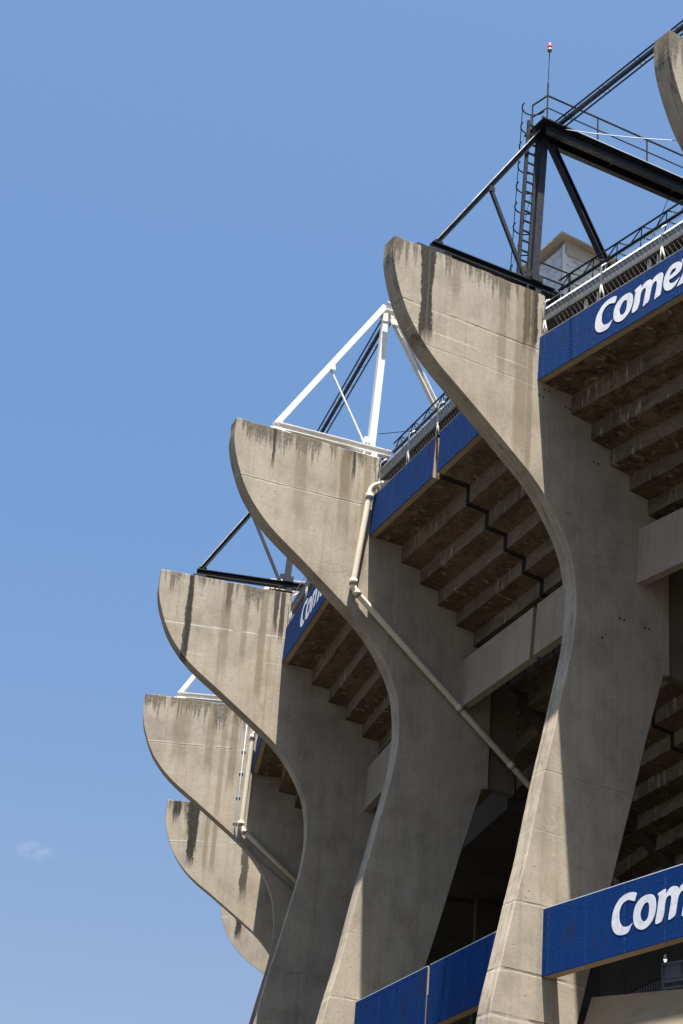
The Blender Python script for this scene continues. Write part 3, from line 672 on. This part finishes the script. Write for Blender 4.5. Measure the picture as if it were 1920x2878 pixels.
# ------------------------------------------------------------------ steel towers on the fins
def tower(key, mat, label, detailed=False, arm=12.0):
    zb = 35.06 + EYE; yc = -0.30
    root = empty('steel_tower', fin_matrix(key) @ Matrix.Translation((0, yc, zb)), label, 'steel tower', 'steel mast towers on top of the fins')
    Z = lambda z: z - 35.06
    def P(u, z, y=0.0): return (u, y, Z(z))
    white = mat == 'steel_white'
    mb = MB(); mb.beam(P(0.10, 35.5), P(-0.12, 41.0), 0.23, 0.24)
    if not white: mb.beam(P(0.05, 35.52), P(0.05, 35.75), 0.36, 0.38)
    mb.build('mast', mat, root)
    mb = MB(); mb.ibeam(P(3.52, 35.5), P(-0.05, 41.25), 0.15, 0.17, 0.03, 0.03) if not white else mb.beam(P(3.52, 35.5), P(-0.05, 41.35), 0.19, 0.20)
    st_ = mb.build('raking_strut', mat, root)
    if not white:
        mb = MB(); mb.beam(P(3.50, 35.655, 0.0), P(-0.02, 41.375, 0.0), 0.17, 0.022); mb.build('top_edge_highlight', 'sun_highlight', st_)  # pale strip painted in for the sun highlight along the strut
    mb = MB(); mb.beam(P(1.70, 38.30), P(0.38, 35.55), 0.09, 0.11) if not white else mb.beam(P(1.80, 38.25), P(0.33, 35.6), 0.05, 0.055); mb.build('brace', mat, root)
    mb = MB(); mb.ibeam(P(-0.35, 41.05), P(-2.85, 36.75), 0.21, 0.20, 0.03, 0.03); mb.build('inner_leg', mat, root)
    mb = MB(); mb.ibeam(P(3.62, 35.42), P(-0.62, 35.42), 0.24, 0.24, 0.03, 0.03); mb.build('base_beam', mat, root)
    mb = MB(); mb.box(3.05, 4.20, -0.22, 0.22, -0.02, 0.11); mb.box(3.25, 3.75, -0.16, 0.16, 0.1095, 0.22); mb.build('base_plate', mat, root); mb = MB()
    mb.box(-0.15, 0.75, -0.22, 0.22, 0.0, 0.03); mb.box(-0.1, 0.1, -0.16, 0.16, 0.0295, 0.20); mb.box(0.35, 0.4, -0.16, 0.16, 0.0295, 0.20)
    mb.build('base_plate', mat, root)
    for (gx, gz, gs) in ((-0.14, 40.85, 0.30), (1.72, 38.22, 0.17), (0.30, 35.72, 0.20), (-0.42, 40.75, 0.22)):
        mb = MB(); mb.prism([(gx - gs * 0.6, Z(gz) - gs * 0.5), (gx + gs * 0.6, Z(gz) - gs * 0.6), (gx + gs * 0.5, Z(gz) + gs * 0.5), (gx - gs * 0.4, Z(gz) + gs * 0.6)], 0.125, 0.137); mb.build('gusset', mat, root)
    mb = MB(); mb.prism([(3.68, 0.0305 + .001), (3.20, 0.032), (3.25, 0.62), (3.42, 0.66)], -0.018, 0.018); mb.build('gusset', mat, root)
    mb = MB()
    for yy in (0.42, -0.06): mb.ibeam(P(0.05, 41.08, yy), P(-arm, 41.08, yy), 0.18, 0.34, 0.03, 0.03)
    uu = -0.2
    while uu > -arm: mb.beam(P(uu, 41.08, 0.40), P(uu, 41.08, -0.04), 0.06, 0.10, (0, 0, 1)); uu -= 2.4
    mb.build('cantilever_girder', mat, root)
    if detailed:
        mb = MB(); mb.box(-0.9, 0.28, -0.48, 0.62, Z(41.26), Z(41.29)); mb.box(-arm, -0.9, -0.35, 0.60, Z(41.26), Z(41.29)); pf = mb.build('platform', mat, root)
        mb = MB(); mb.beam(P(-0.95, 41.305, 0.60), P(-arm, 41.305, 0.60), 0.03, 0.03); mb.build('walkway_edge_highlight', 'galv', pf)  # pale strip added for the lit edge of the walkway grating
        for (yy, u0) in ((0.50, 0.18), (-0.42, -0.35)):
            mb = MB(); zt = 42.30
            mb.tube([P(0.08 if yy > 0 else u0, zt, yy), P(-arm, zt, yy)], 0.032, 6); mb.tube([P(0.08 if yy > 0 else u0, 41.82, yy), P(-arm, 41.82, yy)], 0.022, 6)
            u = 0.08 if yy > 0 else u0
            while u > -arm: mb.tube([P(u, 41.27, yy), P(u, zt, yy)], 0.03 if yy > 0 else 0.024, 6); u -= 1.9
            if yy > 0:
                for zz, rr in ((zt, 0.028), (41.82, 0.022)): mb.tube([P(0.08, zz, yy), P(0.20, zz, -0.15)], rr, 6)
                mb.tube([P(0.20, 41.2, -0.15), P(0.20, zt, -0.15)], 0.028, 6)
            mb.build('railing', mat, root)
        mb = MB(); uL, uR, yl = 0.64, 0.29, 0.0
        for uu in (uL, uR): mb.beam(P(uu, 35.6, yl), P(uu - 0.22, 41.5, yl), 0.06, 0.09)
        lad = mb.build('ladder', mat, root)
        z = 35.8
        while z < 41.4:
            s = (z - 35.6) / 5.9 * 0.22; mb = MB(); mb.tube([P(uL - s, z, yl), P(uR - s, z, yl)], 0.036, 6); mb.build('rung', mat, lad); z += 0.37
        mb = MB(); z = 35.9
        while z < 42.2:
            s = (z - 35.6) / 5.9 * 0.22; c = (uL + uR) / 2 - s; pts = []
            for a in range(9): an = pi * a / 8; pts.append(P(c + 0.37 * cos(an), z + (0 if z < 40 else 0), yl - 0.02 - 0.40 * sin(an)))
            mb.tube(pts, 0.022, 5); z += 0.78
        for an in (0.3 * pi, 0.62 * pi):
            mb.tube([P((uL + uR) / 2 + 0.37 * cos(an), 35.9, yl - 0.02 - 0.40 * sin(an)), P((uL + uR) / 2 - 0.235 + 0.37 * cos(an), 42.14, yl - 0.02 - 0.40 * sin(an))], 0.014, 5)
        mb.build('safety_cage', mat, lad)
        mb = MB(); mb.tube([P(0.08, 42.30, 0.5), P(0.075, 42.80, 0.5)], 0.032, 6); mb.tube([P(0.075, 42.80, 0.5), P(0.05, 44.10, 0.5)], 0.016, 6); an_ = mb.build('antenna_pole', mat, root)
        mb = MB(); mb.tube([P(0.05, 44.10, 0.5), P(0.05, 44.15, 0.5), P(0.05, 44.21, 0.5)], 0.075, 10); mb.build('beacon_base', 'grey_band', an_, True)
        mb = MB(); mb.tube([P(0.05, 44.21, 0.5), P(0.05, 44.30, 0.5), P(0.05, 44.38, 0.5), P(0.05, 44.41, 0.5)], 0.078, 10, 0.045); mb.build('beacon_light', 'red', an_, True)
    return root
tower('A', 'steel_black', 'tall black steel tower with caged ladder, railed walkway and red beacon', True)
tower('B', 'steel_white', 'white steel tower with long raking strut on the second fin')
tower('C', 'steel_black', 'black steel tower mostly hidden by the white-towered fin, its beam resting on the third fin')
tower('D', 'steel_white', 'white steel tower low on the leftmost fin, only its foot in view')
tower('E', 'steel_black', 'far black steel tower hidden behind the leftmost fin, its base plate peeping out')

def boom(a, b, label, mat='steel_black', step=1.6):
    a, b = Vector(a), Vector(b); t = (b - a).normalized(); sd = t.cross(Vector((0, 0, 1))).normalized(); up = sd.cross(t)
    root = empty('lattice_boom', Matrix.Translation(a), label, 'boom', 'lattice booms tied to the tower tops'); L = (b - a).length
    z0 = Vector((0, 0, 0)); v = b - a
    mb = MB(); mb.beam(z0, v, 0.11, 0.11, sd); mb.build('main_bar', mat, root)
    for s in (-1, 1):
        o = sd * 0.185 * s - up * 0.02
        mb = MB(); mb.tube([z0 + o, v + o], 0.028, 6); d = 0.5
        while d < L:
            mb.tube([t * d + o, t * d], 0.013, 4); mb.tube([t * (d + 0.18) + o, t * (d + 0.18)], 0.013, 4); d += step
        mb.build('side_rail', mat, root)
boom(W('A', -0.45, 41.50, -0.05), W('0', -0.20, 41.72, -0.3), 'black lattice boom rising from the tower top to the fin at the right edge')
boom(W('C', -0.45, 41.7, -0.3), W('B', -0.42, 41.45, -0.45), 'black lattice boom seen behind the white tower')
tower('0', 'steel_white', 'white steel tower on the nearest fin, outside the right edge')

def cable(pts, r, label, mat='steel_black', sag=0.0):
    a, b = Vector(pts[0]), Vector(pts[1]); ps = []
    for q in range(13):
        f = q / 12; p = a.lerp(b, f); p.z -= sag * 4 * f * (1 - f); ps.append(p - a)
    mb = MB(); mb.tube(ps, r, 5); o = mb.build('cable', mat); o.location = a; tag(o, label, 'cable')
cable((W('A', -0.60, 41.32, 0.15), W('0', 4.22, 32.38, -0.57)), 0.014, 'thin pale cable from the black tower top towards the right edge', 'galv', 0.05)
cable((W('A', -5.0, 41.0, -0.3), W('A', -3.6, 36.9, -0.5)), 0.011, 'thin dark wire hanging from the railed walkway down to the lattice girder')
cable((W('A', -0.3, 41.0, -0.5), W('A', 0.85, 35.3, -0.5)), 0.009, 'thin dark wire running down beside the caged ladder')
cable((W('B', -0.2, 36.2, -0.4), W('B', -1.2, 35.6, 1.6)), 0.014, 'short dark wire from the foot of the white tower to the lattice girder')

# ------------------------------------------------------------------ rooftop hut
hr = fin_matrix('A') @ Matrix.Translation((-1.50, -1.03, 36.1 + EYE))
hut = empty('rooftop_hut', hr, 'small white rooftop hut with cream overhanging roof behind the black mast', 'hut')
mb = MB(); mb.box(-2.3, 0.0, -1.9, 0.0, 0.0, 1.93); mb.build('wall', 'siding_h', hut)
mb = MB(); mb.box(0.002, 0.03, -1.85, -0.12, 0.05, 1.65); mb.build('side_panel', 'siding', hut)
mb = MB(); mb.box(-0.06, 0.035, -0.06, 0.03, 0.0, 1.93); mb.build('corner_post', 'white', hut)
mb = MB(); mb.prism([(-2.55, 1.86), (-2.55, 1.92), (0.28, 2.17), (0.28, 2.11)], -2.1, 0.26); mb.build('roof', 'roof_cream', hut)
mb = MB(); mb.prism([(-2.3, 1.55), (-2.3, 1.88), (0.0, 2.09), (0.0, 1.55)], 0.004, 0.03); mb.build('gable_board', 'roof_cream', hut)
mb = MB()
for x, y in ((-2.2, -1.8), (-0.1, -1.8), (-2.2, -0.1), (-0.1, -0.1)): mb.beam((x, y, -2.9), (x, y, 0), 0.12, 0.12)
mb.box(-2.4, 0.5, -2.0, 0.1, -0.08, -0.005); mb.build('stilt_frame', 'steel_black', hut)
rr = empty('guard_rail', fin_matrix('A') @ Matrix.Translation((-1.0, -0.62, 35.7 + EYE)), 'black two-bar guard rail in front of the rooftop hut', 'railing')
for z in (0.45, 0.95): mb = MB(); mb.tube([(0.85, 0, z), (-0.45, 0, z)], 0.028, 6); mb.build('rail_bar', 'steel_black', rr)
for x in (0.8, -0.4): mb = MB(); mb.tube([(x, 0, -0.9), (x, 0, 0.97)], 0.03, 6); mb.build('rail_post', 'steel_black', rr)

# ------------------------------------------------------------------ pipes and conduit
def pipe(key, pts, r, label, name='drain_pipe', mat='pvc', cup=(), strap=(), group=None):
    M4 = fin_matrix(key); a = Vector((pts[0][0], pts[0][2], pts[0][1] + EYE))
    root = empty(name, M4 @ Matrix.Translation(a), label, 'pipe', group)
    P = [Vector((u, y, z + EYE)) - a for u, z, y in pts]
    # rounded elbows
    path = [P[0]]
    for q in range(1, len(P) - 1):
        p0, p, p1 = P[q - 1], P[q], P[q + 1]; d = min(2.4 * r, (p - p0).length * 0.45, (p1 - p).length * 0.45)
        A = p + (p0 - p).normalized() * d; B = p + (p1 - p).normalized() * d
        for s in range(6): t = s / 5; path.append(A * (1 - t) ** 2 + p * 2 * t * (1 - t) + B * t * t)
    path.append(P[-1])
    mb = MB(); mb.tube(path, r, 14); mb.build('pipe_run', mat, root, True)
    for q, f in cup:
        p = P[q].lerp(P[q + 1], f); t = (P[q + 1] - P[q]).normalized()
        mb = MB(); mb.tube([p - t * r * 0.9, p + t * r * 0.9], r * 1.16, 14); mb.build('coupling', mat, root, True)
        mb = MB(); mb.tube([p + t * r * 0.92, p + t * r * 1.12], r * 1.19, 14); mb.build('clamp_ring', 'black', root, True)
    for z_, u_ in strap:
        mb = MB(); mb.box(u_ - a.x - 0.09, u_ - a.x + 0.09, -a.y + 0.001, -a.y + 0.03, z_ + EYE - a.z - 0.02, z_ + EYE - a.z + 0.02); mb.build('bracket', 'galv', root)
    return root
pipe('B', [(-0.85, 34.15, -0.35 + 0.9), (-0.62, 33.95, 0.62), (0.17, 33.72, 0.22), (0.56, 29.85, 0.16), (-1.12, 28.38, 0.2), (-10.6, 20.4, 0.2)], 0.105,
     'cream drainpipe running down the second fin and then diagonally behind the largest fin',
     cup=[(2, 0.10), (2, 0.94), (3, 0.10), (4, 0.24), (4, 0.44), (4, 0.89)])
pipe('D', [(-0.5, 33.95, 0.55), (0.18, 33.75, 0.2), (0.33, 29.45, 0.17), (-3.6, 26.2, 0.17)], 0.105, 'cream drainpipe on the leftmost fin, elbowing inward near the bottom',
     cup=[(1, 0.04), (1, 0.95), (2, 0.04)])
pipe('D', [(0.46, 34.9, 0.05), (0.57, 29.55, 0.05), (0.45, 29.0, 0.05), (-3.4, 26.0, 0.05)], 0.022, 'thin blue-grey conduit clipped to the leftmost fin beside the cream pipe', 'conduit', 'conduit',
     strap=[(33.0, 0.50), (32.0, 0.52), (30.9, 0.545), (29.75, 0.565)])

# ------------------------------------------------------------------ lower right: ramp wall, louvre screen, stair rail, lamps
b0 = BAYS[0]
mb = MB(); mm = fin_matrix('A')
def ramp_sec(y, zt):
    du = -0.10 * y
    return [Vector((-2.05 + du, y, zt + EYE)), Vector((-2.33 + du, y, zt + EYE)), Vector((-1.6 + du, y, zt - 5.0 + EYE)), Vector((-0.45 + du, y, zt - 5.0 + EYE))]
mb.loft(ramp_sec(0.03, 14.47), ramp_sec(9.2, 13.35), 1)
o = mb.build('ramp_wall', 'ramp_conc'); o.matrix_world = mm; tag(o, 'sunlit tan concrete ramp wall in the bottom right corner', 'wall')
lr = empty('louvre_screen', mm @ Matrix.Translation((-2.5, 2.35, 14.1 + EYE)), 'grey-blue metal louvre screen above the tan ramp wall', 'louvre screen')
mb = MB()
mb.beam((0, 0, -0.3), (0, 0, 0.80), 0.04, 0.05); mb.beam((0, 2.6, -0.6), (0, 2.6, 0.50), 0.04, 0.05); mb.beam((0, 0, 0.80), (0, 2.6, 0.48), 0.05, 0.04, (1, 0, 0)); mb.beam((0, 0.72, 0.72), (0, 0.72, 0.40), 0.04, 0.04)
mb.build('screen_frame', 'louvre', lr)
mb = MB(); mb.loft([Vector((-0.02, 0.02, 0.78)), Vector((-0.03, 0.02, 0.78)), Vector((-0.03, 0.02, 0.42)), Vector((-0.02, 0.02, 0.42))], [Vector((-0.02, 2.6, 0.46)), Vector((-0.03, 2.6, 0.46)), Vector((-0.03, 2.6, 0.10)), Vector((-0.02, 2.6, 0.10))]); mb.build('screen_panel', 'louvre', lr)
for q in range(5):
    mb = MB(); z = 0.36 - q * 0.17; mb.beam((0, 0, z), (0, 2.6, z - 0.31), 0.02, 0.06, (1, 0, 0)); mb.build('louvre_blade', 'louvre', lr)
sr = empty('stair_railing', mm @ Matrix.Translation((-3.6, -0.4, 14.6 + EYE)), 'dark thin-barred stair railing sloping up under the lettered lower parapet', 'railing')
A_, B_ = Vector((0, 0, 0)), Vector((-0.4, 7.4, 0.75))
mb = MB(); mb.tube([A_ + Vector((0, 0, 0.02)), B_ + Vector((0, 0, 0.02))], 0.02, 5); mb.build('bottom_rail', 'steel_black', sr); mb = MB(); mb.tube([A_ + Vector((0, 0, 0.42)), B_ + Vector((0, 0, 0.42))], 0.022, 5); mb.build('hand_rail', 'steel_black', sr)
for q in range(75): p = A_.lerp(B_, q / 74); mb = MB(); mb.tube([p, p + Vector((0, 0, 0.42))], 0.009, 4); mb.build('baluster', 'wire', sr)
def lamp(key, u, y, z, label, s=1.0):
    r = empty('ceiling_lamp', fin_matrix(key) @ Matrix.Translation((u, y, z + EYE)), label, 'lamp', 'lamps in the dark concourse')
    mb = MB(); mb.tube([(0, 0, 0), (0, 0, 0.05), (0, 0, 0.12)], 0.09 * s, 12, 0.04 * s); mb.build('lamp_hood', 'galv', r, True)
    mb = MB(); mb.tube([(0, 0, -0.06), (0, 0, -0.03), (0, 0, -0.002)], 0.045 * s, 12, 0.075 * s); mb.build('lamp_glass', 'lamp', r, True)
    mb = MB(); mb.tube([(0, 0, 0.12), (0, 0, 0.5)], 0.012, 5); mb.build('lamp_stem', 'steel_black', r)
lamp('A', -3.0, 1.80, 15.24, 'small lit lamp hanging under the lettered lower parapet', 0.6)
lamp('A', -3.4, -1.2, 19.0, 'small pale lamp beside the largest pillar, above the lettered lower parapet', 1.1)
